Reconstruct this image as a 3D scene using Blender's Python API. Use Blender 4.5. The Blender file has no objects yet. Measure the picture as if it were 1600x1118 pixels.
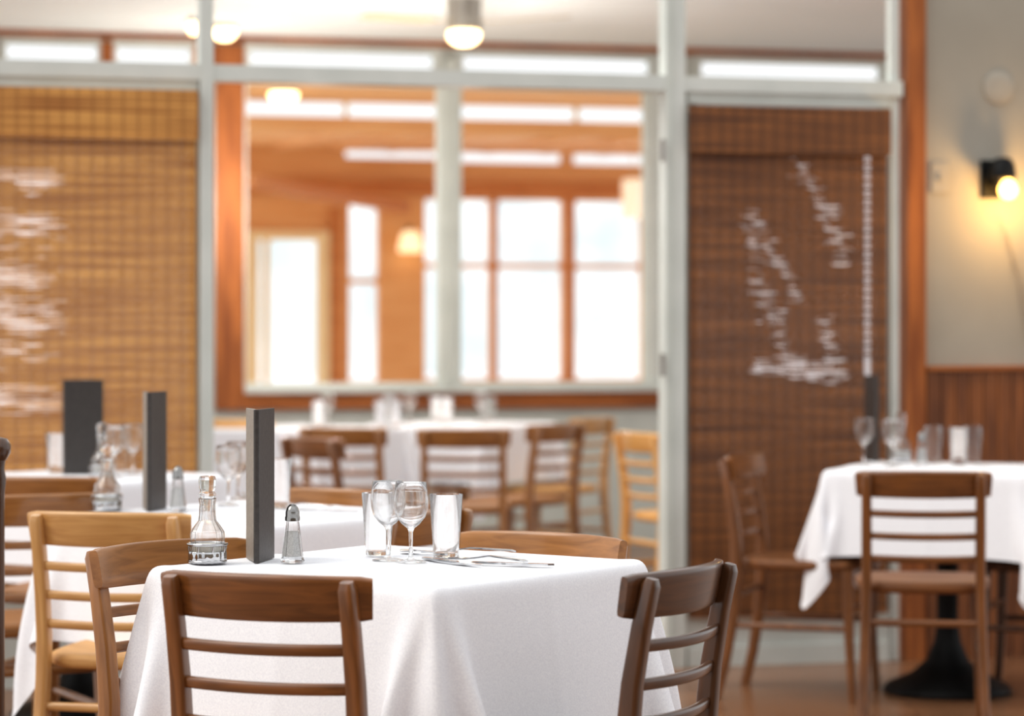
import bpy, math, random
import numpy as np
from mathutils import Vector, Matrix, noise
random.seed(4)
S=bpy.context.scene
COL=S.collection
F=4200.0; CAMZ=1.2; YH=518.0

# ---------------------------------------------------------------- materials
def newmat(name):
    m=bpy.data.materials.new(name); m.use_nodes=True
    nt=m.node_tree; b=nt.nodes['Principled BSDF']
    return m,nt,b
def lin(c):
    return tuple(((x/255)/12.92 if x/255<=.04045 else ((x/255+.055)/1.055)**2.4) for x in c)+(1,)
def noisy(name,c1,c2,scale=(4,4,4),rough=.5,detail=4,bump=0.0,metal=0,coat=0,lo=.35,hi=.65,dist=0):
    m,nt,b=newmat(name); N=nt.nodes; L=nt.links
    tc=N.new('ShaderNodeTexCoord'); mp=N.new('ShaderNodeMapping'); mp.inputs['Scale'].default_value=scale
    no=N.new('ShaderNodeTexNoise'); no.inputs['Scale'].default_value=1; no.inputs['Detail'].default_value=detail
    no.inputs['Distortion'].default_value=dist
    cr=N.new('ShaderNodeValToRGB'); cr.color_ramp.elements[0].position=lo; cr.color_ramp.elements[1].position=hi
    cr.color_ramp.elements[0].color=lin(c1); cr.color_ramp.elements[1].color=lin(c2)
    L.new(tc.outputs['Object'],mp.inputs['Vector']); L.new(mp.outputs[0],no.inputs['Vector'])
    L.new(no.outputs['Fac'],cr.inputs[0]); L.new(cr.outputs[0],b.inputs['Base Color'])
    b.inputs['Roughness'].default_value=rough; b.inputs['Metallic'].default_value=metal
    b.inputs['Coat Weight'].default_value=coat; b.inputs['Coat Roughness'].default_value=.15
    if bump:
        bp=N.new('ShaderNodeBump'); bp.inputs['Strength'].default_value=bump; bp.inputs['Distance'].default_value=.002
        L.new(no.outputs['Fac'],bp.inputs['Height']); L.new(bp.outputs[0],b.inputs['Normal'])
    return m
def emis(name,c,s):
    m,nt,b=newmat(name); b.inputs['Base Color'].default_value=lin(c)
    b.inputs['Emission Color'].default_value=lin(c); b.inputs['Emission Strength'].default_value=s
    return m
def glassmat(name,tint=(1,1,1,1),rough=0.0):
    m=bpy.data.materials.new(name); m.use_nodes=True; nt=m.node_tree
    nt.nodes.remove(nt.nodes['Principled BSDF'])
    g=nt.nodes.new('ShaderNodeBsdfGlass'); g.inputs['IOR'].default_value=1.47; g.inputs['Roughness'].default_value=rough
    g.inputs['Color'].default_value=tint
    t=nt.nodes.new('ShaderNodeBsdfTransparent'); mx=nt.nodes.new('ShaderNodeMixShader'); mx.inputs[0].default_value=.88
    nt.links.new(t.outputs[0],mx.inputs[1]); nt.links.new(g.outputs[0],mx.inputs[2])
    nt.links.new(mx.outputs[0],nt.nodes['Material Output'].inputs[0]); return m
def woodpair(n,c1,c2,rough=.3,coat=.55):
    return (noisy(n+'_long_x',c1,c2,(5,34,70),rough,4,.03,0,coat,.25,.75,.7),
            noisy(n+'_long_z',c1,c2,(70,34,5),rough,4,.03,0,coat,.25,.75,.7),
            noisy(n+'_seat',c1,c2,(5,34,70),.55,4,.03,0,0,.25,.75,.7))
WOODS={'dark':woodpair('walnut_stain',(90,52,20),(142,88,42)),
 'mid':woodpair('chestnut_stain',(124,78,34),(172,116,60)),
 'light':woodpair('honey_stain',(184,132,74),(216,168,106)),
 'tan':woodpair('golden_oak_stain',(206,148,78),(238,184,112)),
 'black':woodpair('espresso_stain',(56,32,15),(96,58,28))}
M_CLOTH=noisy('white_linen',(238,238,243),(248,248,251),(300,300,300),.85,2,.08)
M_GREY=noisy('grey_green_paint',(206,210,204),(216,219,213),(5,5,5),.5)
M_GREYD=noisy('pale_sage_paint',(196,200,193),(205,209,202),(5,5,5),.5)
M_WALL=noisy('taupe_plaster',(156,150,138),(166,160,148),(2,2,2),.8,4,.1)
M_WALLS=noisy('rear_plaster',(140,130,116),(150,140,126),(2,2,2),.8,4,.1)
M_CEIL=noisy('ceiling_paint',(244,248,248),(249,252,252),(2,2,2),.9)
M_TRIM=noisy('cedar_trim',(134,72,27),(176,104,46),(30,30,3),.7,4,.05)
M_TRIMX=noisy('cedar_trim_horizontal',(134,72,27),(176,104,46),(3,30,30),.7,4,.05)
M_SUNBM=noisy('fir_beam',(196,122,66),(214,144,86),(3,30,30),.5,4,.05)
M_SUN=noisy('pine_panelling',(230,170,112),(240,188,132),(2,10,20),.55,4,.05)
M_SUN2=noisy('fir_ceiling_boards',(240,188,136),(247,204,154),(2,10,20),.55,4,.05)
M_SUNFL=noisy('sunroom_floor',(214,196,168),(232,214,190),(2,10,20),.55,4,.05)
M_CREAM=noisy('cream_paint',(244,222,178),(250,232,192),(3,3,3),.5)
M_BLK=noisy('black_iron',(9,9,9),(20,20,20),(20,20,20),.5,3,.1,.6)
M_STEEL=noisy('polished_steel',(180,180,182),(205,205,206),(40,40,40),.12,2,0,1)
M_FANM=noisy('brushed_nickel',(150,146,140),(172,168,162),(40,40,4),.4,2,0,.6)
M_BLADE=noisy('maple_blade',(210,190,160),(222,202,172),(4,30,30),.5)
M_CHROME=noisy('dark_chrome',(130,128,126),(160,158,156),(60,60,60),.15,2,0,1)
M_LEATH=noisy('grey_leatherette',(138,129,120),(152,143,133),(120,120,120),.5,4,.2)
M_LEATHB=noisy('black_leatherette',(58,53,51),(70,65,62),(120,120,120),.45,4,.2)
M_PAPER=noisy('menu_paper',(228,222,208),(240,235,222),(20,20,20),.7)
M_GLASS=glassmat('clear_glass')
M_SALT=noisy('salt_grains',(196,194,192),(226,224,222),(400,400,400),.9,2,.3)
M_OIL=noisy('creamy_dressing',(230,226,214),(244,240,230),(30,30,30),.4)
M_BULB=emis('warm_bulb',(255,220,165),6)
M_BULBY=emis('amber_bulb',(255,190,90),14)
M_SHADEW=emis('lit_shade',(255,232,190),1.0)
M_PEND=emis('pale_pendant',(255,240,218),.4)
M_BACKL=emis('glowing_pane_pale',(236,243,252),.9)  # own emission of the added panes, standing in for daylight
M_BACKR=emis('glowing_pane',(244,244,248),.65)
M_SNOW=noisy('snow',(244,247,250),(250,252,255),(.3,.3,.3),.8)
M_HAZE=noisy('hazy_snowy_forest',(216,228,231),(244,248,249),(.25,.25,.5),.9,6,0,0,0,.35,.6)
M_WHITEP=noisy('aged_white_plastic',(163,156,144),(171,164,151),(8,8,8),.7)
M_WHITEC=noisy('cream_plastic',(222,206,176),(230,214,184),(8,8,8),.5)
M_WAINS=noisy('wainscot_wood',(100,54,21),(146,86,38),(25,20,3),.5,4,.05)
M_TWIG=noisy('dried_twig',(128,112,92),(148,130,110),(30,30,30),.8)

def blindmat(name,c1,c2,thread,tf):
    m,nt,b=newmat(name); N=nt.nodes; L=nt.links
    tc=N.new('ShaderNodeTexCoord'); mp=N.new('ShaderNodeMapping'); mp.inputs['Scale'].default_value=(1.8,1,80)
    no=N.new('ShaderNodeTexNoise'); no.inputs['Scale'].default_value=1; no.inputs['Detail'].default_value=3
    cr=N.new('ShaderNodeValToRGB'); cr.color_ramp.elements[0].position=.34; cr.color_ramp.elements[1].position=.64
    cr.color_ramp.elements[0].color=lin(c1); cr.color_ramp.elements[1].color=lin(c2)
    wv=N.new('ShaderNodeTexWave'); wv.bands_direction='X'; wv.inputs['Scale'].default_value=6.2
    r2=N.new('ShaderNodeValToRGB'); r2.color_ramp.elements[0].position=.0; r2.color_ramp.elements[1].position=.2
    r2.color_ramp.elements[0].color=(1-tf,1-tf,1-tf,1)
    mx=N.new('ShaderNodeMix'); mx.data_type='RGBA'
    L.new(tc.outputs['Object'],mp.inputs[0]); L.new(mp.outputs[0],no.inputs[0]); L.new(no.outputs['Fac'],cr.inputs[0])
    L.new(tc.outputs['Object'],wv.inputs[0]); L.new(wv.outputs['Fac'],r2.inputs[0]); L.new(r2.outputs[0],mx.inputs[0])
    mx.inputs[6].default_value=lin(thread); L.new(cr.outputs[0],mx.inputs[7]); L.new(mx.outputs[2],b.inputs['Base Color'])
    b.inputs['Roughness'].default_value=.6
    return m
M_BLINDL=blindmat('bamboo_weave_tan',(162,102,42),(222,164,88),(138,86,36),.5)
M_BLINDR=blindmat('bamboo_weave_brown',(84,46,18),(144,90,42),(62,33,13),.55)
def floormat():
    m,nt,b=newmat('floor_planks'); N=nt.nodes; L=nt.links
    tc=N.new('ShaderNodeTexCoord'); mp=N.new('ShaderNodeMapping'); mp.inputs['Rotation'].default_value=(0,0,.25)
    br=N.new('ShaderNodeTexBrick'); br.inputs['Scale'].default_value=1; br.inputs['Brick Width'].default_value=1.2
    br.inputs['Row Height'].default_value=.11; br.inputs['Mortar Size'].default_value=.003
    br.inputs['Color1'].default_value=lin((128,88,60)); br.inputs['Color2'].default_value=lin((154,110,78)); br.inputs['Mortar'].default_value=lin((78,54,38))
    no=N.new('ShaderNodeTexNoise'); no.inputs['Scale'].default_value=7
    mx=N.new('ShaderNodeMix'); mx.data_type='RGBA'; mx.blend_type='MULTIPLY'; mx.inputs[0].default_value=.2
    L.new(tc.outputs['Object'],mp.inputs[0]); L.new(mp.outputs[0],br.inputs[0]); L.new(tc.outputs['Object'],no.inputs[0])
    L.new(br.outputs[0],mx.inputs[6]); L.new(no.outputs['Fac'],mx.inputs[7]); L.new(mx.outputs[2],b.inputs['Base Color'])
    b.inputs['Roughness'].default_value=.25
    return m
M_FLOOR=floormat()

# ---------------------------------------------------------------- mesh helpers
def mesh(name,v,f,mat=None,smooth=False):
    me=bpy.data.meshes.new(name); me.from_pydata([tuple(x) for x in v],[],[tuple(x) for x in f]); me.update()
    if mat: me.materials.append(mat)
    if smooth:
        for p in me.polygons: p.use_smooth=True
    return me
def obj(name,me,parent=None,loc=(0,0,0),rotz=0,label=None,cat=None,group=None,kind=None):
    o=bpy.data.objects.new(name,me); COL.objects.link(o)
    o.location=loc; o.rotation_euler=(0,0,rotz)
    if parent: o.parent=parent
    if label: o['label']=label
    if cat: o['category']=cat
    if group: o['group']=group
    if kind: o['kind']=kind
    return o
class MB:
    def __init__(s): s.v=[];s.f=[]
    def add(s,v,f):
        n=len(s.v); s.v+= [tuple(x) for x in v]; s.f+=[tuple(i+n for i in q) for q in f]; return s
    def box(s,x0,x1,y0,y1,z0,z1):
        return s.add([(x0,y0,z0),(x1,y0,z0),(x1,y1,z0),(x0,y1,z0),(x0,y0,z1),(x1,y0,z1),(x1,y1,z1),(x0,y1,z1)],
          [(0,3,2,1),(4,5,6,7),(0,1,5,4),(1,2,6,5),(2,3,7,6),(3,0,4,7)])
    def sweep(s,pts,sizes,up=(0,0,1),n=16,ex=.45):
        pts=[Vector(p) for p in pts]; up=Vector(up); V=[];Fc=[]
        for i,p in enumerate(pts):
            t=(pts[min(i+1,len(pts)-1)]-pts[max(i-1,0)]).normalized()
            sd=up.cross(t).normalized(); q_=t.cross(sd).normalized()
            a,b=sizes[i] if isinstance(sizes,list) else sizes
            for k in range(n):
                th=2*math.pi*(k+.5)/n; c=math.cos(th); q=math.sin(th)
                V.append(p+sd*a*math.copysign(abs(c)**ex,c)+q_*b*math.copysign(abs(q)**ex,q))
        for i in range(len(pts)-1):
            for k in range(n):
                k2=(k+1)%n; Fc.append((i*n+k,i*n+k2,(i+1)*n+k2,(i+1)*n+k))
        Fc.append(tuple(range(n-1,-1,-1))); Fc.append(tuple((len(pts)-1)*n+k for k in range(n)))
        return s.add(V,Fc)
    def lathe(s,prof,n=36,c=(0,0,0),rib=0,nr=12):
        V=[];Fc=[];idx=[]
        for r,z in prof:
            if r<1e-6: idx.append([len(V)]); V.append((c[0],c[1],c[2]+z))
            else:
                idx.append(list(range(len(V),len(V)+n)))
                for k in range(n):
                    a=2*math.pi*k/n; q=r+rib*math.cos(nr*a); V.append((c[0]+q*math.cos(a),c[1]+q*math.sin(a),c[2]+z))
        for A,B in zip(idx,idx[1:]):
            if len(A)==1 and len(B)==1: continue
            for k in range(n):
                k2=(k+1)%n
                if len(A)==1: Fc.append((A[0],B[k2],B[k]))
                elif len(B)==1: Fc.append((A[k],A[k2],B[0]))
                else: Fc.append((A[k],A[k2],B[k2],B[k]))
        return s.add(V,Fc)
    def torus(s,R,r,c=(0,0,0),n=32,m=8):
        V=[];Fc=[]
        for i in range(n):
            a=2*math.pi*i/n
            for j in range(m):
                b=2*math.pi*j/m; V.append((c[0]+(R+r*math.cos(b))*math.cos(a),c[1]+(R+r*math.cos(b))*math.sin(a),c[2]+r*math.sin(b)))
        for i in range(n):
            for j in range(m):
                Fc.append((i*m+j,((i+1)%n)*m+j,((i+1)%n)*m+(j+1)%m,i*m+(j+1)%m))
        return s.add(V,Fc)
    def mesh(s,name,mat,smooth=False,auto=None):
        me=mesh(name,s.v,s.f,mat,smooth)
        if auto:
            for p in me.polygons: p.use_smooth=True
            me.set_sharp_from_angle(angle=math.radians(auto))
        return me

# ---------------------------------------------------------------- partition frame
O=Vector((-1.724,9.05)); ANG=math.atan2(.8,3.131)
U=Vector((math.cos(ANG),math.sin(ANG))); NV=Vector((-math.sin(ANG),math.cos(ANG)))
def hit(px,py,v):
    d=Vector(((px-800)/F,1.0)); t=(NV.dot(O)+v)/NV.dot(d)
    p=d*t; return (p-O).dot(U), CAMZ+(YH-py)/F*t
def uu(px,v): return hit(px,0,v)[0]
def w3(u,v,z):
    p=O+U*u+NV*v; return Vector((p.x,p.y,z))
def proj(u,v,z):
    p=w3(u,v,z); return 800+F*p.x/p.y, YH-(p.z-CAMZ)/p.y*F
nt_=[0]
def fobj(name,mb,mat,kind='structure',auto=None,**k):
    return obj(name,mb.mesh(name,mat,auto=auto),loc=(O.x,O.y,0),rotz=ANG,kind=kind,**k)
def trim(mb,mat,label):
    nt_[0]+=1; return fobj('trim_%d'%nt_[0],mb,mat,label=label,cat='trim')
def gridwall(mb,v0,v1,U0,U1,Z0,Z1,ops):
    us=sorted(set([U0,U1]+[min(max(x,U0),U1) for o in ops for x in o[:2]]))
    for a,b in zip(us,us[1:]):
        if b-a<1e-5: continue
        c=(a+b)/2; cuts=sorted([(o[2],o[3]) for o in ops if o[0]<c<o[1]]); z=Z0
        for z0,z1 in cuts:
            if z0>z: mb.box(a,b,v0,v1,z,z0)
            z=max(z,z1)
        if z<Z1: mb.box(a,b,v0,v1,z,Z1)

VA=5.4; VB=8.0; VC=12.0
zA=lambda y,px=700: hit(px,y,VA)[1]
zB=lambda y,px=750: hit(px,y,VB)[1]
zC=lambda y,px=780: hit(px,y,VC)[1]
z0_=lambda y,px: hit(px,y,0)[1]
CEIL=zA(66)
UR=uu(2300,0)

mb=MB(); mb.box(-8,9,-12.5,VA+.1,-.05,0); fobj('floor',mb,M_FLOOR,label='reddish brown wood plank floor',cat='floor')
mb=MB(); mb.box(-8,9,VA+.1,VC+.3,-.05,0); fobj('floor_sunroom',mb,M_SUNFL,label='pale plank floor of sunroom',cat='floor')
mb=MB(); mb.box(-7,8,2.3,VA,CEIL,CEIL+.06); fobj('ceiling',mb,M_CEIL,label='white painted flat ceiling',cat='ceiling')
mb=MB(); mb.box(-7,8,-12.2,-12.1,0,3.4); fobj('wall_south',mb,M_WALLS,label='plain taupe plaster wall of dining room',cat='wall')

# front partition
ztop=z0_(106,500); zbot=z0_(131,500)
mb=MB(); mb.box(uu(-900,0),uu(1404,0),-.04,.04,zbot,ztop); trim(mb,M_GREY,'grey painted horizontal header rail of glazed partition')
def span(a,b,h): return uu(a,h),uu(b,-h)
for a,b in ((307,334),(1029,1071),(1385,1405),(-420,-390)):
    hh=.045 if b<1300 else .02
    s0,s1=span(a,b,hh)
    mb=MB(); mb.box(s0,s1,-hh,hh,0,CEIL); trim(mb,M_GREY,'grey painted vertical partition post')
mb=MB(); mb.box(uu(1047,-.05),uu(1053,-.05),-.051,-.045,0,CEIL); trim(mb,M_GREYD,'thin door stop strip on grey post')
mb=MB()
for y in (235,570):
    u,z=hit(1035,y,-.05); mb.box(u-.008,u+.008,-.056,-.045,z-.04,z+.04)
trim(mb,M_FANM,'metal door hinges on the grey partition post')
s0,s1=span(1405,1447,.04)
mb=MB(); mb.box(s0,s1,-.04,.04,0,CEIL+.3); trim(mb,M_TRIM,'reddish cedar corner post beside plaster wall')
zrR=z0_(166,1230); zrL=z0_(137,150)
mb=MB(); mb.box(uu(1071,0),uu(1386,0),-.03,.03,zrR,zbot); trim(mb,M_GREYD,'grey painted rail above woven shade')
mb=MB(); mb.box(uu(-390,0),uu(308,0),-.03,.03,zrL-.03,zbot); trim(mb,M_GREYD,'grey painted rail above woven shade')
zpan=z0_(955,1230)
mb=MB(); mb.box(uu(1068,0),uu(1386,0),-.02,.03,0,zpan); fobj('wall_partition_base',mb,M_GREY,label='grey painted low panel under shade',cat='wall')
mb=MB(); mb.box(uu(-390,0),uu(308,0),-.02,.03,0,.38); fobj('wall_partition_side',mb,M_GREY,label='grey painted low panel under shade',cat='wall')
mb=MB(); mb.box(uu(1070,0),uu(1384,0),-.035,-.02,0,.07); fobj('baseboard_partition',mb,M_GREY,label='grey painted baseboard',cat='baseboard')
ur=uu(1446,-.02)
mb=MB(); mb.box(ur,UR,-.02,.05,0,CEIL+.3); fobj('wall_east',mb,M_WALL,label='taupe plaster wall above wood wainscot',cat='wall')
zw=z0_(578,1520); mb=MB(); x=ur
while x<UR: mb.box(x+.002,x+.054,-.035,-.02,0,zw); x+=.056
trim(mb,M_WAINS,'dark cedar vertical board wainscot')
mb=MB(); mb.box(ur,UR,-.05,-.02,zw,zw+.016); trim(mb,M_TRIMX,'dark cedar cap rail of wainscot')
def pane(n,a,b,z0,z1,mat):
    mb=MB(); mb.box(uu(a,0),uu(b,0),.022,.028,z0,z1)  # emissive sheet added behind the slats, glows in place of daylight
    fobj('window_%d'%n,mb,mat,label='added glowing pane behind woven shade',cat='window')
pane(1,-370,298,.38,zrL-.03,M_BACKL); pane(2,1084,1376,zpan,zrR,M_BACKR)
for a,b in ((296,309),(1071,1086),(1374,1385)):
    mb=MB(); mb.box(uu(a,0),uu(b,0),-.015,.035,.1,zrR); trim(mb,M_GREYD,'narrow grey window jamb stop')

# woven shades: per-segment slat height, thinned along glint shapes so the added glow behind shows
def segd(px,py,a,b):
    ax,ay=a;bx,by=b; dx,dy=bx-ax,by-ay; t=max(0,min(1,((px-ax)*dx+(py-ay)*dy)/(dx*dx+dy*dy)))
    return math.hypot(px-ax-t*dx,py-ay-t*dy)
def ss(x,a,b): t=max(0,min(1,(x-a)/(b-a))); return t*t*(3-2*t)
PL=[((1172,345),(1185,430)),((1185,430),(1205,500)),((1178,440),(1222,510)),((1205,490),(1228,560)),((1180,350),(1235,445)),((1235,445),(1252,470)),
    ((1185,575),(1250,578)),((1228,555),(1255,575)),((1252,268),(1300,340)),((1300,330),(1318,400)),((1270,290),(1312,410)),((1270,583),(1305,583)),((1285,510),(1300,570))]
def glintR(px,py,u,z,r):
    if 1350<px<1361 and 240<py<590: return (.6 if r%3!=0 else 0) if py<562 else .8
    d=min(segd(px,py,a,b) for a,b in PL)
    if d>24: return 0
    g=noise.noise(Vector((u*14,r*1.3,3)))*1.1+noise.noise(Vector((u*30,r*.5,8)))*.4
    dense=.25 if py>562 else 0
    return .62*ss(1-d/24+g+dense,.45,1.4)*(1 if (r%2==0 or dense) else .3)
def glintL(px,py,u,z,r):
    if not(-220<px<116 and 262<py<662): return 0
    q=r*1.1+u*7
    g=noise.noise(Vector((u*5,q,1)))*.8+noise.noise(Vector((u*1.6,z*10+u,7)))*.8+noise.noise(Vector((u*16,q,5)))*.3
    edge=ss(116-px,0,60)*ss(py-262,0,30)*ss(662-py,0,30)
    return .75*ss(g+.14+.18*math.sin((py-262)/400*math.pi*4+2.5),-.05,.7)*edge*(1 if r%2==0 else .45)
def blind(label,a,b,ytop,yval,pxc,pitch,slat,mat,mask,zb):
    V=-.045; u0,u1=uu(a,V),uu(b,V); zt=hit(pxc,ytop,V)[1]; zv=hit(pxc,yval,V)[1]
    mb=MB(); z=zb; n=int((u1-u0)/.008); r=0
    while z<zt-.02:
        start=0; cur=None
        for i in range(n+1):
            if i<n:
                u=u0+(i+.5)*(u1-u0)/n; px,py=proj(u,V,z); q=round(mask(px,py,u,z,r)*8)/8
            if i==n or (cur is not None and q!=cur):
                mb.box(u0+start*(u1-u0)/n,u0+i*(u1-u0)/n,V-.002,V+.002,z,z+slat*(1-cur)); start=i
            cur=q
        z+=pitch; r+=1
    mb.box(u0,u1,V-.006,V+.006,zb-.02,zb)
    o=obj('roman_shade',mb.mesh('shade_panel',mat),loc=(O.x,O.y,0),rotz=ANG,label=label,cat='window shade')
    mv=MB(); z=zv
    while z<zt: mv.box(u0-.004,u1+.004,V-.03,V-.025,z,min(z+slat,zt)); z+=pitch
    mv.box(u0,u1,V-.034,V-.02,zv-.012,zv); mv.box(u0,u1,V-.026,V+.008,zt-.02,zt)
    obj('valance',mv.mesh('valance',mat),parent=o)
    return o
blind('tan woven bamboo roman shade with light streaks shaped into the slats',-385,306,139,212,150,.0105,.0100,M_BLINDL,glintL,.37)
blind('dark brown woven bamboo roman shade beside cedar post',1077,1386,168,236,1230,.0105,.0102,M_BLINDR,glintR,z0_(950,1230))

# wall fittings
u,z=hit(1560,137,-.02)
mb=MB(); mb.lathe([(0,0),(.062,0),(.061,.006),(.055,.009),(.02,.010),(0,.010)],32)
me=mb.mesh('smoke_detector',M_WHITEP,auto=40); me.transform(Matrix.Rotation(math.pi/2,4,'X'))
obj('smoke_detector',me,loc=w3(u,-.02,z),rotz=ANG,label='round beige disc detector on plaster wall',cat='smoke detector')
u,z=hit(1468,277,-.02)
mb=MB(); mb.box(-.035,.035,-.008,0,-.055,.055); mb.box(-.008,.008,-.016,-.008,-.014,.014)
obj('light_switch',mb.mesh('light_switch',M_WHITEP),loc=w3(u,-.02,z),rotz=ANG,label='beige switch plate on plaster wall',cat='light switch')
u,z=hit(1546,280,-.02)
sc=obj('wall_sconce',None,loc=w3(u,-.02,z),rotz=ANG,label='dark metal wall sconce with glowing amber bulb',cat='wall lamp')
mb=MB(); mb.sweep([(0,-.004,-.07),(0,-.004,.07)],(.038,.008),up=(0,1,0)); mb.sweep([(0,-.01,-.02),(.0,-.05,.02),(.01,-.08,.02),(.02,-.09,0)],(.009,.009),up=(1,0,0),ex=1)
obj('bracket',mb.mesh('bracket',M_BLK,auto=40),parent=sc)
mb=MB(); mb.lathe([(.012,.075),(.03,.07),(.044,.045),(.05,.0),(.046,0),(.04,.04),(.012,.066)],28,(.012,-.09,.0))
obj('lamp_shade',mb.mesh('lamp_shade',M_BLK,auto=50),parent=sc)
mb=MB(); mb.lathe([(0,-.036),(.02,-.03),(.033,-.012),(.034,.004),(.026,.022),(.014,.036),(.0,.04)],28,(.032,-.092,-.042))
obj('light_bulb',mb.mesh('light_bulb',M_BULBY,smooth=True),parent=sc)
def plight(loc,e,c,r=.04):
    l=bpy.data.lights.new('lamp_glow','POINT'); l.energy=e; l.color=c; l.shadow_soft_size=r
    o=bpy.data.objects.new('lamp_glow',l); COL.objects.link(o); o.location=loc; return o
plight(w3(u+.05,-.21,z-.10),6,(1,.60,.22),.03)
u,z=hit(1590,455,-.05); mb=MB()
rr=random.Random(2)
for i in range(4):
    p=Vector((0.05+.02*i,0,-.2+.02*i)); pts=[p]
    for k in range(12): p=p+Vector((-.0075-.003*i+rr.uniform(-.003,.003),rr.uniform(-.001,.001),.036)); pts.append(p)
    mb.sweep(pts,[(.0016-.0001*k,.0016-.0001*k) for k in range(len(pts))],up=(0,1,0),n=6,ex=1)
obj('dried_twig_spray',mb.mesh('dried_twig_spray',M_TWIG,smooth=True),loc=w3(u,-.035,z),rotz=ANG,label='spray of thin dried twigs hung on plaster wall',cat='dried branches')
nx_,ny_=(-2-800)/F*5.75,5.75; zt_=CAMZ-(682-YH)/F*5.75
o=obj('railing_post',None,loc=(nx_,ny_,0),label='dark brown turned wooden railing post with rounded cap',cat='post')
mb=MB(); mb.lathe([(0,0),(.03,0),(.03,.03),(.016,.05),(.0125,.12),(.0125,zt_-.12),(.016,zt_-.09),(.012,zt_-.07),(.014,zt_-.05),(0,zt_-.05)],28); obj('shaft',mb.mesh('newel_shaft',WOODS['black'][1],auto=40),parent=o)
mb=MB(); mb.lathe([(0,zt_-.05),(.016,zt_-.05),(.025,zt_-.034),(.026,zt_-.018),(.018,zt_-.004),(0,zt_)],28); obj('cap',mb.mesh('newel_cap',WOODS['black'][1],auto=60),parent=o)

# ---------------- rear window wall (A)
U0,U1=uu(-400,VA),uu(1800,VA)
def opA(a,b,y0,y1): return (uu(a,VA),uu(b,VA),zA(y1),zA(y0))
clA=[opA(-300,-12,84,112),opA(5,155,84,112),opA(178,300,84,112),opA(385,682,84,112),opA(718,1020,84,112),opA(1090,1382,84,112),opA(1410,1700,84,112)]
big=(uu(378,VA),uu(1012,VA),zA(608),zA(133))
mb=MB(); gridwall(mb,VA,VA+.12,U0,U1,0,CEIL,clA+[big]); fobj('wall_north',mb,M_GREYD,label='pale grey-green interior wall with long window openings',cat='wall')
mb=MB()
for o in clA: gridwall(mb,VA-.03,VA,o[0]-.02,o[1]+.02,o[2]-.02,o[3]+.03,[(o[0]+.015,o[1]-.015,o[2]+.01,o[3])])
trim(mb,M_GREY,'grey painted clerestory window frames')
mb=MB(); mb.box(U0,U1,VA-.05,VA-.001,zA(75),zA(66)); trim(mb,M_TRIMX,'cedar beam along top of interior wall')
mb=MB(); mb.box(uu(335,VA),uu(380,VA),VA-.05,VA-.001,zA(637),zA(80)); trim(mb,M_TRIM,'cedar side casing of interior window')
mb=MB(); mb.box(uu(380,VA),uu(1028,VA),VA-.05,VA-.001,zA(637),zA(611)); trim(mb,M_TRIMX,'cedar bottom casing of interior window')
for a,b in ((157,176),(302,334)):
    mb=MB(); mb.box(uu(a,VA),uu(b,VA),VA-.04,VA-.001,zA(116),zA(80)); trim(mb,M_TRIM,'cedar stud between clerestory windows')
mb=MB(); gridwall(mb,VA-.04,VA+.05,big[0],uu(1030,VA),big[2]-.01,big[3],[(uu(384,VA),uu(683,VA),zA(597),zA(137)),(uu(719,VA),uu(1012,VA),zA(597),zA(137))])
fobj('window_3',mb,M_GREY,label='two-light grey framed interior window to sunroom',cat='window')
mb=MB(); mb.box(uu(692,VA),uu(710,VA),VA-.06,VA-.04,zA(600),CEIL-.1); trim(mb,M_GREYD,'narrow grey cover strip on window mullion')
mb=MB(); mb.box(uu(380,VA),uu(1030,VA),VA-.08,VA-.04,zA(612),zA(603)); trim(mb,M_GREY,'grey window sill')

# ---------------- sunroom
def prism(mb,u0,u1,va,vb,za,zb,th=.04):
    mb.add([(u0,va,za),(u1,va,za),(u1,vb,zb),(u0,vb,zb),(u0,va,za+th),(u1,va,za+th),(u1,vb,zb+th),(u0,vb,zb+th)],
      [(0,3,2,1),(4,5,6,7),(0,1,5,4),(1,2,6,5),(2,3,7,6),(3,0,4,7)])
SU0,SU1=uu(100,VC),uu(1350,VC)
mb=MB(); z6=CAMZ+(YH-133)/F*((NV.dot(O)+6.5)/NV.y)
prism(mb,SU0,SU1,6.5,VB,z6,zB(161)); fobj('ceiling_sunroom',mb,M_SUN2,label='orange fir board ceiling',cat='ceiling')
v9=9.0; z9=CAMZ+(YH-203)/F*((NV.dot(O)+v9)/NV.y)
mb=MB(); prism(mb,SU0,SU1,v9,VC,z9,zC(235)); fobj('ceiling_sunroom_lower',mb,M_SUN2,label='orange fir board lower ceiling',cat='ceiling')
mb=MB(); mb.box(SU0,SU1,VB-.05,VB+.05,zB(212),zB(188)); trim(mb,M_SUN2,'fir beam under clerestory strip')
mb=MB(); mb.box(SU0,SU1,VB-.05,VB+.05,zB(164),zB(152)); trim(mb,M_SUN2,'fir beam above clerestory strip')
for px in (540,900,1090):
    mb=MB(); mb.box(uu(px,VB)-.01,uu(px,VB)+.01,VB-.03,VB+.03,zB(190),zB(161)); trim(mb,M_CREAM,'cream post in clerestory strip')
def opC(a,b,y0,y1): return (uu(a,VC),uu(b,VC),zC(y1),zC(y0))
opsC=[opC(a,b,y0,y1) for a,b in ((718,767),(776,880),(896,1004),(1014,1110),(1124,1250)) for y0,y1 in ((312,411),(419,592))]
opsC+=[opC(546,592,320,436),opC(546,592,444,594),opC(664,700,312,411),opC(664,700,419,592),opC(386,508,370,600),opC(120,300,312,592)]
opsC+=[opC(540,690,238,250),opC(704,880,238,254),opC(896,1120,238,254)]
mb=MB(); gridwall(mb,VC,VC+.12,SU0,SU1,0,zC(233),opsC); fobj('wall_sunroom',mb,M_SUN,label='orange pine sunroom wall with multi-pane windows',cat='wall')
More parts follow.
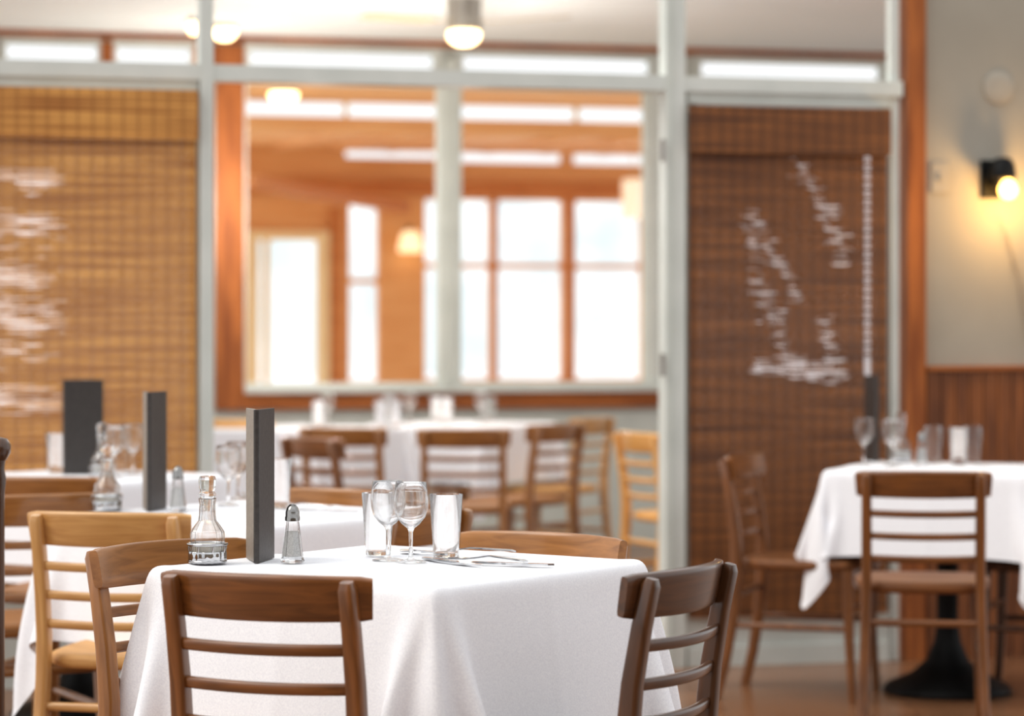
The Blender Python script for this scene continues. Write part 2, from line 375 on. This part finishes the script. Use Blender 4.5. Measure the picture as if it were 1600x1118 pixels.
mb=MB(); gridwall(mb,VC-.06,VC+.02,uu(380,VC),uu(513,VC),0,zC(364),[(uu(402,VC),uu(411,VC),0.3,zC(378)),(uu(420,VC),uu(494,VC),.3,zC(378))])
fobj('door_1',mb,M_CREAM,label='cream framed glazed exterior door',cat='door')
mb=MB()
for a in (767,1004): mb.box(uu(a,VC),uu(a+9,VC),VC-.04,VC,zC(592),zC(312))
mb.box(uu(880,VC),uu(896,VC),VC-.06,VC,.0,zC(300)); trim(mb,M_SUNBM,'fir window mullions in sunroom')
mb=MB(); mb.box(SU0,SU1,VC-.08,VC-.001,zC(306),zC(288)); trim(mb,M_SUNBM,'fir header beam over sunroom windows')
mb=MB(); mb.box(uu(515,VC),uu(530,VC),VC-.05,VC,0,zC(330)); trim(mb,M_SUNBM,'fir casing beside sunroom door')
a=hit(388,282,9.0); b=hit(632,324,VC-.15)
mb=MB(); mb.sweep([(a[0],9.0,a[1]),(b[0],VC-.15,b[1])],(.05,.05),n=8); trim(mb,M_SUNBM,'sloping fir beam')
for px in (430,520,610,760,850,940):
    mb=MB(); uq=uu(px,VC); prism(mb,uq-.035,uq+.035,v9,VC,z9-.05,zC(235)-.03,.04)
    trim(mb,M_SUN2,'fir rafter under lower ceiling')
mb=MB(); mb.box(-40,60,VC+.4,95,-.4,-.35); fobj('ground_snow',mb,M_SNOW,label='snow covered ground outside',cat='ground')
mb=MB(); V=[];Fc=[]; n=220
for i in range(n+1):
    x=-40+100*i/n; h=7.2+1.2*noise.noise(Vector((x*.12,0,0)))+.7*abs(noise.noise(Vector((x*1.1,3,0))))
    for k in range(5): V.append((x,85+.8*noise.noise(Vector((x*.5,k*1.3,2)))+k*.6,-.35+h*k/4))
for i in range(n):
    for k in range(4): Fc.append((i*5+k,(i+1)*5+k,(i+1)*5+k+1,i*5+k+1))
mb.add(V,Fc); o=fobj('trees_distant',mb,M_HAZE,kind='stuff',auto=60,label='hazy snow covered tree line beyond the windows',cat='trees')
u,z=hit(641,378,VC-.12)
o=obj('wall_sconce',None,loc=w3(u,VC-.12,z),rotz=ANG,label='wall sconce with glowing cream shade on pine wall',cat='wall lamp')
mb=MB(); mb.lathe([(.09,-.08),(.1,-.07),(.075,.06),(.05,.09),(.0,.09)],24); obj('lamp_shade',mb.mesh('sun_shade',M_SHADEW,auto=40),parent=o)
mb=MB(); mb.box(-.04,.04,.06,.12,-.06,.08); mb.sweep([(0,.08,.1),(0,.02,.12),(0,0,.09)],(.012,.012),up=(1,0,0),ex=1); obj('bracket',mb.mesh('sun_bracket',M_BLK),parent=o)
u,z=hit(989,310,9.6)
o=obj('pendant_lamp',None,loc=w3(u,9.6,z),label='pale cylindrical fabric pendant shade',cat='pendant lamp')
mb=MB(); mb.lathe([(.078,-.14),(.082,-.14),(.082,.14),(.078,.14),(.078,-.14)],32); obj('lamp_shade',mb.mesh('drum_shade',M_PEND,auto=40),parent=o)
zr=z9+(zC(235)-z9)*(9.6-v9)/(VC-v9)
mb=MB(); mb.lathe([(0,-.02),(.004,-.02),(.004,zr-z),(0,zr-z)],8); mb.torus(.04,.003,(0,0,.13)); mb.box(-.08,.08,-.003,.003,.127,.133); obj('cord',mb.mesh('cord',M_WHITEC),parent=o)
def dome(loc,label,r=.07):
    o=obj('ceiling_light',None,loc=loc,label=label,cat='ceiling light')
    mb=MB(); mb.lathe([(0,0),(r*1.1,0),(r*1.1,-.012),(r*.9,-.03),(0,-.03)],28); obj('base',mb.mesh('light_base',M_FANM,auto=40),parent=o)
    mb=MB(); mb.lathe([(r,-.025),(r*1.0,-.04),(r*.85,-.065),(r*.5,-.083),(0,-.088)],28); obj('glass_shade',mb.mesh('light_globe',M_BULB,smooth=True),parent=o)
def ceilpt(px,py,zc):
    d=F*(zc-CAMZ)/(YH-py); return Vector(((px-800)/F*d,d,zc))
for px,py,r in ((351,38,.065),(302,28,.03),(498,-18,.08)):
    p=ceilpt(px,py,CEIL); dome(p,'round warm glowing flush light on white ceiling',r)
    if r>.05: plight(p+Vector((0,0,-.9)),22,(1,.95,.88),.03)
uA_,_z=hit(443,150,7.2); zz=z6+(zB(161)-z6)*(7.2-6.5)/(VB-6.5)
dome(w3(uA_,7.2,zz),'round warm glowing flush light on fir ceiling',.09)
cf=ceilpt(725,-2,CEIL); fan=obj('ceiling_fan',None,loc=cf,label='brushed nickel hugger ceiling fan with lit dome light',cat='ceiling fan')
mb=MB(); mb.lathe([(0,0),(.085,0),(.086,-.03),(.084,-.05),(.084,-.12),(.087,-.125),(.087,-.15),(.07,-.158),(0,-.158)],36); obj('motor_housing',mb.mesh('motor_housing',M_FANM,auto=35),parent=fan)
mb=MB(); mb.lathe([(.072,-.156),(.08,-.17),(.08,-.185),(.066,-.21),(.036,-.226),(0,-.230)],36); obj('light_dome',mb.mesh('light_dome',M_BULB,smooth=True),parent=fan)
for k in range(3):
    b=MB(); b.sweep([(.08,0,-.11),(.14,0,-.12),(.19,0,-.12)],[(.008,.003),(.01,.003),(.02,.003)],n=10)
    b.sweep([(.18,0,-.12),(.24,0,-.12),(.5,0,-.12),(.56,0,-.12)],[(.03,.003),(.05,.003),(.06,.003),(.045,.003)],n=12)
    me=b.mesh('blade',M_BLADE,auto=40); me.transform(Matrix.Rotation(math.radians(9),4,'X'))
    obj('blade',me,parent=fan,rotz=math.radians(-30+120*k))
plight(cf+Vector((0,0,-.9)),26,(1,.95,.88),.03)

# ---------------------------------------------------------------- chairs
def chair_meshes(wood):
    mx,mz,ms=WOODS[wood]; R={}
    out=[]
    n=44
    for k in range(n):
        a=2*math.pi*k/n; c,s=math.cos(a),math.sin(a)
        x=.2*math.copysign(abs(c)**.55,c); y=.2*math.copysign(abs(s)**.55,s)
        out.append((x*(1+.06*y/.2),y))
    V=[];Fc=[]
    for sc,z in ((.93,.425),(.985,.43),(1,.438),(1,.447),(.985,.455),(.93,.459),(.6,.453),(.25,.450)):
        V+=[(x*sc,y*sc,z) for x,y in out]
    L=8
    for i in range(L-1):
        for k in range(n):
            k2=(k+1)%n; Fc.append((i*n+k,i*n+k2,(i+1)*n+k2,(i+1)*n+k))
    Fc.append(tuple(range(n-1,-1,-1))); Fc.append(tuple((L-1)*n+k for k in range(n)))
    mb=MB(); mb.add(V,Fc); R['seat']=mb.mesh('seat_'+wood,ms,auto=50)
    def post(sx):
        mb=MB()
        pts=[(sx*.185,-.265,0),(sx*.178,-.235,.12),(sx*.172,-.212,.26),(sx*.168,-.2,.40),(sx*.166,-.2,.50),(sx*.166,-.21,.60),(sx*.166,-.228,.70),(sx*.166,-.245,.77),(sx*.166,-.248,.782)]
        sz=[(.013,.016),(.014,.017),(.015,.019),(.015,.021),(.0155,.02),(.0155,.018),(.015,.0165),(.0145,.015),(.011,.009)]
        mb.sweep(pts,[(b,a) for a,b in sz],up=(1,0,0),n=20,ex=.5); return mb.mesh('leg_'+wood,mz,auto=50)
    R['rearL']=post(-1); R['rearR']=post(1)
    def fl(sx):
        mb=MB(); mb.sweep([(sx*.178,.19,0),(sx*.172,.178,.2),(sx*.168,.17,.43)],[(.012,.012),(.015,.015),(.019,.019)],up=(1,0,0),n=16,ex=.6)
        return mb.mesh('leg_'+wood,mz,auto=50)
    R['frontL']=fl(-1); R['frontR']=fl(1)
    mb=MB()
    N=21; pts=[];sz=[]
    for i in range(N):
        t=-1+2*i/(N-1); x=t*.195; y=-.251+.046*t*t
        h=.041-.003*t*t
        if abs(t)>.95: h*=.92
        pts.append((x,y,.751)); sz.append((.0095,h))
    mb.sweep(pts,sz,up=(0,-.2,1),n=20,ex=.35)
    for z,y0 in ((.665,-.222),(.598,-.211),(.531,-.204)):
        pts=[(t*.158,y0-.024*(1-t*t),z-.002*(1-t*t)) for t in [-1+2*i/12 for i in range(13)]]
        mb.sweep(pts,(.007,.0105),up=(0,-.15,1),n=14,ex=.6)
    R['back']=mb.mesh('backrest_'+wood,mx,auto=50)
    def st(p,q,r=.009):
        mb=MB(); mb.sweep([p,[(a+b)/2 for a,b in zip(p,q)],q],[(r,r*1.1),(r*1.15,r*1.25),(r,r*1.1)],up=(0,0,1),n=12,ex=.8); return mb.mesh('stretcher_'+wood,mx,auto=50)
    R['s1']=st((-.17,-.205,.34),(.17,-.205,.34)); R['s2']=st((-.17,.174,.30),(.17,.174,.30))
    R['s3']=st((-.172,-.215,.24),(-.172,.178,.24)); R['s4']=st((.172,-.215,.24),(.172,.178,.24))
    return R
CM={}
CN=dict(dark='dark walnut',mid='chestnut brown',light='honey brown',tan='golden oak',black='espresso brown')
def chair(cx,cy,face,wood,where,group='ladder-back dining chairs'):
    if wood not in CM: CM[wood]=chair_meshes(wood)
    R=CM[wood]; a=math.radians(face)
    root=obj('dining_chair',None,loc=(cx+.24*math.cos(a),cy+.24*math.sin(a),0),rotz=a-math.pi/2,
      label='%s ladder-back wooden chair %s'%(CN[wood],where),cat='chair',group=group)
    for nm,k in (('seat','seat'),('backrest','back'),('leg','rearL'),('leg','rearR'),('leg','frontL'),('leg','frontR'),
                 ('stretcher','s1'),('stretcher','s2'),('stretcher','s3'),('stretcher','s4')):
        obj(nm,R[k],parent=root)
    return root
def ch(px,ytop,face,wood,where):
    d=F*.41/(ytop-YH); return chair((px-800)/F*d,d,face,wood,where)
ch(405,896,69,'dark','tucked at white-clothed table')
ch(1076,884,152,'black','turned sideways at white-clothed table')
ch(252,846,-41,'mid','pushed against white-clothed table edge')
chair(.075,5.47,-124,'mid','facing out behind white-clothed table')
ch(164,800,76,'light','at a white-clothed table')
chair(-1.19,6.78,118,'mid','beside white-clothed table edge')
ch(520,764,-118,'mid','behind white-clothed table')
ch(668,797,150,'mid','beside white-clothed table, behind glasses')
ch(70,745,80,'mid','by table near bamboo shade')
ch(1443,736,82,'dark','at white-clothed table by plaster wall')
chair(.755,8.98,-20,'dark','side-on at table near dark shade')
chair(1.98,8.74,160,'black','at the far side of white-clothed table')
ch(724,670,90,'mid','at white-clothed table by interior window')
ch(874,662,142,'mid','angled at table by interior window')
ch(930,652,150,'light','beside table by interior window')
ch(993,675,24,'tan','standing alone near grey post')
ch(482,683,38,'dark','angled near table by interior window')
ch(533,668,75,'mid','at white-clothed table by interior window')
ch(360,655,85,'tan','at white-clothed table by interior window')

# ---------------------------------------------------------------- tables
def table(cx,cy,rot,L,W,label):
    o=obj('dining_table',None,loc=(cx,cy,0),rotz=rot,label=label,cat='table')
    mb=MB(); mb.sweep([(-L/2+.006,0,.733),(L/2-.006,0,.733)],(W/2-.006,.012),n=16,ex=.1); obj('tabletop',mb.mesh('tabletop',WOODS['dark'][0]),parent=o)
    mb=MB(); mb.lathe([(0,0),(.21,0),(.215,.012),(.20,.03),(.12,.065),(.07,.11),(.045,.17),(.035,.24),(.035,.68),(.05,.7),(.14,.705),(.14,.72),(0,.72)],36)
    obj('pedestal',mb.mesh('pedestal',M_BLK,auto=40),parent=o)
    return o
def cloth_mesh(W,D,seed,h=.023,steps=220,k=.13):
    n1=int(round(W/h)); n2=int(round(D/h)); W=n1*h; D=n2*h; L=W
    nx=ny=n1+2*n2+1
    xs=np.linspace(-W/2-D,W/2+D,nx); ys=xs.copy()
    P=np.zeros((nx,ny,3)); P[...,0]=xs[:,None]; P[...,1]=ys[None,:]
    rng=np.random.RandomState(seed)
    fx=(np.abs(P[...,0])<=W/2+1e-5)&(np.abs(P[...,1])<=L/2+1e-5)
    hx=hy=h
    P[...,2]+=np.where(fx,0,rng.rand(nx,ny)*.004-.002)
    for _ in range(6):
        a=rng.rand()*6.28; f=rng.uniform(6,14); P[...,2]+=np.where(fx,0,.009*np.sin(f*(P[...,0]*math.cos(a)+P[...,1]*math.sin(a))+rng.rand()*6))
    w=np.where(fx,0.0,1.0)
    sets=[]
    def add(di,dj,rest,kk):
        for p in range(2):
            i0,i1=(max(0,-di),nx-max(0,di)); j0,j1=(max(0,-dj),ny-max(0,dj))
            I,J=np.meshgrid(np.arange(i0,i1),np.arange(j0,j1),indexing='ij')
            sel=((I//max(1,abs(di))) if di else (J//max(1,abs(dj))))%2==p
            a=(I[sel]*ny+J[sel]); b=((I[sel]+di)*ny+J[sel]+dj)
            keep=(w.ravel()[a]+w.ravel()[b])>0; a,b=a[keep],b[keep]
            wa,wb=w.ravel()[a],w.ravel()[b]; s=wa+wb
            sets.append((a,b,rest,(wa/s*kk)[:,None],(wb/s*kk)[:,None]))
    add(1,0,hx,1); add(0,1,hy,1); add(1,1,math.hypot(hx,hy),.3); add(1,-1,math.hypot(hx,hy),.3)
    add(2,0,2*hx,.12); add(0,2,2*hy,.12)
    Q=P.reshape(-1,3); v=np.zeros_like(Q); wf=w.ravel()[:,None]
    dt=1/50.
    for s in range(steps):
        v[:,2]-=9.8*dt; v*=.965; prev=Q.copy(); Q+=v*dt*wf
        for it in range(8):
            for a,b,r,ka,kb in sets:
                d=Q[b]-Q[a]; l=np.sqrt((d*d).sum(1))[:,None]+1e-9; c=d*((l-r)/l)
                Q[a]+=c*ka; Q[b]-=c*kb
            ex=W/2+.003+k*np.maximum(0,-Q[:,2]); ey=L/2+.003+k*np.maximum(0,-Q[:,2])
            px_=ex-np.abs(Q[:,0]); py_=ey-np.abs(Q[:,1]); ins=(px_>0)&(py_>0)&(Q[:,2]<0)&(wf[:,0]>0)
            sx=ins&(px_<=py_); sy=ins&(px_>py_)
            Q[sx,0]=np.sign(Q[sx,0])*ex[sx]; Q[sy,1]=np.sign(Q[sy,1])*ey[sy]
        v[:]=(Q-prev)/dt
    G=Q.reshape(nx,ny,3)
    for i in (nx//4,nx//2,3*nx//4):
        t=G[i+1]-G[i-1]; s_=np.gradient(G[i],axis=0); nn=np.cross(t,s_); nn/=np.linalg.norm(nn,axis=1)[:,None]+1e-9
        G[i]+=nn*.0028
    for j in (ny//4,ny//2,3*ny//4):
        t=np.gradient(G[:,j],axis=0); s_=G[:,j+1]-G[:,j-1]; nn=np.cross(t,s_); nn/=np.linalg.norm(nn,axis=1)[:,None]+1e-9
        G[:,j]+=nn*.0028
    Fc=[(i*ny+j,(i+1)*ny+j,(i+1)*ny+j+1,i*ny+j+1) for i in range(nx-1) for j in range(ny-1)]
    return mesh('tablecloth',Q.tolist(),Fc,M_CLOTH,smooth=True)
CL1=cloth_mesh(.69,.276,3); CL2=cloth_mesh(.69,.253,11)
def cloth(me,cx,cy,rot,label):
    o=obj('tablecloth',me,loc=(cx,cy,.7495),rotz=rot,label=label,cat='tablecloth',group='white linen tablecloths')
    m=o.modifiers.new('sub','SUBSURF'); m.levels=1; m.render_levels=2
    return o
TB=[(-.215,5.215,-36,CL1),(-.66,6.68,-38,CL1),(-1.35,8.4,-36,CL1),(1.45,8.95,-20,CL2),(-.96,12.6,-36,CL1),(-.24,13.25,-32,CL2)]
for i,(x,y,r,me) in enumerate(TB):
    table(x,y,math.radians(r),.66,.66,'square pedestal dining table under white tablecloth')
    cloth(me,x,y,math.radians(r),'white linen tablecloth draped over square table')

# ---------------------------------------------------------------- tableware
ZT=.7525
def tp(px,py,z=ZT):
    d=F*(CAMZ-.75)/(py-YH); return ((px-800)/F*d,d,z)
mb=MB(); mb.lathe([(0,0),(.030,0),(.031,.0015),(.024,.003),(.008,.006),(.0045,.012),(.0038,.03),(.004,.058),(.007,.066),(.018,.075),(.028,.088),(.0335,.105),(.0342,.12),(.0325,.138),(.0302,.155),(.0298,.1555),(.0292,.155),(.0313,.138),(.033,.12),(.0323,.105),(.0268,.089),(.0165,.0772),(.006,.071),(0,.0695)],48)
G_WINE=mb.mesh('wine_glass',M_GLASS,smooth=True)
mb=MB(); mb.lathe([(0,.001),(.0235,.0),(.025,.002),(.0262,.02),(.0335,.125),(.0331,.1256),(.0327,.125),(.0254,.02),(.0235,.0095),(0,.0085)],48)
G_TUM=mb.mesh('tumbler',M_GLASS,auto=60)
def wine(px,py,w='on white tablecloth'): return obj('wine_glass',G_WINE,loc=tp(px,py),label='clear stemmed wine glass '+w,cat='wine glass',group='stemmed wine glasses')
def tum(px,py,w='on white tablecloth'): return obj('water_tumbler',G_TUM,loc=tp(px,py),label='clear tapered water tumbler '+w,cat='glass',group='water tumblers')
mb=MB(); mb.lathe([(0,0),(.028,0),(.031,.004),(.032,.02),(.0340,.050),(.033,.060),(.026,.071),(.0175,.082),(.0160,.095),(.0155,.112),(.0170,.122),(.0170,.125),(.014,.123),(.0130,.112),(.0135,.095),(.0152,.082),(.024,.070),(.031,.059),(.032,.050),(.030,.02),(.0285,.006),(0,.004)],14)
CR_B=mb.mesh('cruet_bottle',M_GLASS,auto=20)
mb=MB(); mb.lathe([(0,.0045),(.028,.0065),(.0296,.02),(.0303,.036),(.0,.0365)],32); CR_L=mb.mesh('cruet_dressing',M_OIL,auto=50)
mb=MB(); mb.lathe([(0,.1),(.006,.1),(.0095,.112),(.010,.124),(.0172,.127),(.0165,.134),(.0138,.138),(.0160,.144),(.0172,.160),(.0150,.167),(.005,.168),(0,.168)],10); CR_S=mb.mesh('cruet_stopper',M_GLASS,auto=20)
mb=MB(); mb.torus(.0375,.003,(0,0,.036)); mb.torus(.0355,.0028,(0,0,.0032))
mb.lathe([(0,-.0005),(.034,-.0005),(.0362,.004),(.0362,.020),(.0352,.022),(.0342,.020),(.0342,.002),(0,.0003)],96,rib=.0012,nr=16)
for k in range(8):
    a=k*math.pi/4+.4; c,s=math.cos(a),math.sin(a); mb.sweep([(c*.0355,s*.0355,.018),(c*.038,s*.038,.028),(c*.037,s*.037,.036)],(.0015,.0015),up=(-s,c,0),n=8,ex=1)
CR_H=mb.mesh('cruet_holder',M_STEEL,auto=50)
def cruet(px,py,rot=0):
    o=obj('cruet',CR_B,loc=Vector(tp(px,py))+Vector((0,0,.0008)),rotz=rot,label='glass dressing cruet with stopper in ribbed steel holder',cat='cruet',group='glass cruets')
    obj('dressing',CR_L,parent=o); obj('stopper',CR_S,parent=o); obj('wire_holder',CR_H,parent=o); return o
mb=MB(); mb.lathe([(0,0),(.0225,0),(.0235,.003),(.0215,.01),(.0125,.082),(.0115,.086),(.0108,.082),(.0195,.012),(0,.009)],8); SH_B=mb.mesh('shaker_body',M_GLASS)
mb=MB(); mb.lathe([(0,.0095),(.019,.0125),(.0125,.06),(0,.06)],8); SH_S=mb.mesh('shaker_salt',M_SALT)
mb=MB(); mb.lathe([(.0118,.080),(.0145,.081),(.0145,.088),(.0135,.09),(.0135,.098),(.0105,.107),(.005,.1125),(0,.1135)],24)
for k in range(6):
    a=k*1.047; mb.lathe([(0,.1095),(.0012,.111),(.0,.1122)],6,(.0065*math.cos(a),.0065*math.sin(a),0))
SH_C=mb.mesh('shaker_cap',M_CHROME,auto=40)
def shaker(px,py):
    o=obj('salt_shaker',SH_B,loc=tp(px,py),rotz=.2,label='faceted glass salt shaker with dark metal cap',cat='salt shaker',group='table shakers')
    obj('salt',SH_S,parent=o); obj('cap',SH_C,parent=o); return o
def menu(px,py,rot,op,mats=(M_LEATH,M_LEATHB),w=.125,H=.297,label='tall grey leatherette menu standing open'):
    o=obj('menu',None,loc=tp(px,py,.7515),rotz=math.radians(rot),label=label,cat='menu',group='standing menus')
    for s,mt in ((-1,mats[0]),(1,mats[1])):
        mb=MB(); mb.sweep([(0,w/2,0),(0,w/2,H)],(w/2,.0032),up=(1,0,0),n=16,ex=.25)
        me=mb.mesh('cover',mt,auto=50); me.transform(Matrix.Rotation(-s*math.radians(op/2),4,'Z'))
        obj('cover',me,parent=o)
    for s in (-1,1):
        mb=MB(); mb.box(-.0006,.0006,.012,w-.004,.006,H-.006); me=mb.mesh('page',M_PAPER)
        me.transform(Matrix.Rotation(-s*math.radians(op/2-6),4,'Z')); obj('page',me,parent=o)
    mb=MB(); mb.sweep([(0,.001,0),(0,.001,H)],(.006,.006),up=(1,0,0),n=14,ex=.8); obj('spine',mb.mesh('spine',mats[1],auto=50),parent=o)
    return o
menu(401,880,2,24)
cruet(324,881); shaker(457,880)
wine(606,877); wine(642,880); tum(591,869); tum(697,872)
menu(233,799,1,26); cruet(167,798,.5); shaker(278,800)
wine(357,790); wine(372,782); tum(436,795); wine(405,776)
menu(101,742,-50,30,label='grey leatherette menu standing turned to the room')
wine(178,745); wine(208,741); cruet(160,748,.5); tum(88,739); tum(188,736)
menu(1370,722,0,22,(M_LEATHB,M_LEATHB),label='black leatherette menu standing on tablecloth')
wine(1350,726); wine(1394,729); cruet(1408,722); shaker(1440,728); tum(1458,724); tum(1498,727); tum(1520,724)
for px,py in ((498,668),(512,666),(595,668),(608,670),(618,667)): (tum if px%4 else wine)(px,py,'on table by window')
for px,py in ((640,661),(682,660),(698,662),(752,661),(765,659)): (tum if px%4 else wine)(px,py,'on table by window')

def poly(outl,th,mat,name,bend=None):
    n=len(outl); V=[(x,y,0) for x,y in outl]+[(x,y,th) for x,y in outl]
    if bend: V=[(x,y,z+bend(x)) for x,y,z in V]
    Fc=[tuple(range(n-1,-1,-1)),tuple(range(n,2*n))]+[(k,(k+1)%n,(k+1)%n+n,k+n) for k in range(n)]
    return mesh(name,V,Fc,mat)
kn=[(-.1,-.006),(-.09,-.009),(0,-.006),(.01,-.009),(.06,-.0105),(.095,-.007),(.105,.002),(.1,.007),(.01,.007),(0,.006),(-.09,.009),(-.1,.006)]
KN=poly(kn,.004,M_STEEL,'table_knife')
fk=[(-.095,-.006),(-.085,-.008),(0,-.003),(.035,-.003),(.05,-.011),(.06,-.0125),(.1,-.0115),(.1,-.0085),(.066,-.0085),(.066,-.0055),(.1,-.005),(.1,-.002),(.066,-.0015),(.066,.0015),(.1,.002),(.1,.005),(.066,.0055),(.066,.0085),(.1,.0085),(.1,.0115),(.06,.0125),(.05,.011),(.035,.003),(0,.003),(-.085,.008),(-.095,.006)]
FK=poly(fk,.003,M_STEEL,'table_fork',lambda x:.006+.006*math.cos((x+.03)*28))
sp=[(-.09,-.006),(-.08,-.0075),(0,-.003),(.035,-.003)]+[(.062+.027*math.cos(a),.018*math.sin(a)) for a in [math.pi+.3+i*(2*math.pi-.6)/14 for i in range(15)]]+[(.035,.003),(0,.003),(-.08,.0075),(-.09,.006)]
SPN=poly(sp,.003,M_STEEL,'table_spoon',lambda x:.005+.005*math.cos((x+.01)*42) if x>0 else .005)
def cut(me,nm,px,py,rot):
    return obj(nm,me,loc=tp(px,py,.7535),rotz=math.radians(rot),label='polished steel %s on white tablecloth'%nm.replace('_',' '),cat=nm.split('_')[1],group='steel cutlery')
cut(KN,'table_knife',785,884,-20); cut(FK,'table_fork',765,880,-42+180); cut(FK,'table_fork',735,867,168); cut(SPN,'table_spoon',662,868,120); cut(KN,'table_knife',706,881,-56)
cut(KN,'table_knife',500,800,-20); cut(FK,'table_fork',470,795,150); cut(FK,'table_fork',1570,731,150)

# ---------------------------------------------------------------- light
w=bpy.data.worlds.new('daylight'); S.world=w; w.use_nodes=True
bg=w.node_tree.nodes['Background']; bg.inputs[0].default_value=(.965,.985,1.0,1); bg.inputs[1].default_value=1.15
sl=bpy.data.lights.new('sun_light','SUN'); sl.energy=1.7; sl.angle=math.radians(40); sl.color=(1,.96,.88)
so=bpy.data.objects.new('sun_light',sl); COL.objects.link(so); so.rotation_euler=(math.radians(40),0,math.radians(-75))
S.view_settings.view_transform='Standard'; S.view_settings.look='None'; S.view_settings.exposure=0.06; S.view_settings.gamma=.92

cam=bpy.data.cameras.new('camera'); co=bpy.data.objects.new('camera',cam); COL.objects.link(co)
co.location=(0,0,CAMZ); co.rotation_euler=(math.pi/2,0,0)
cam.sensor_width=36; cam.lens=36*F/1600; cam.shift_y=-(559-YH)/1600
cam.dof.use_dof=True; cam.dof.focus_distance=5.15; cam.dof.aperture_fstop=2.8
S.camera=co
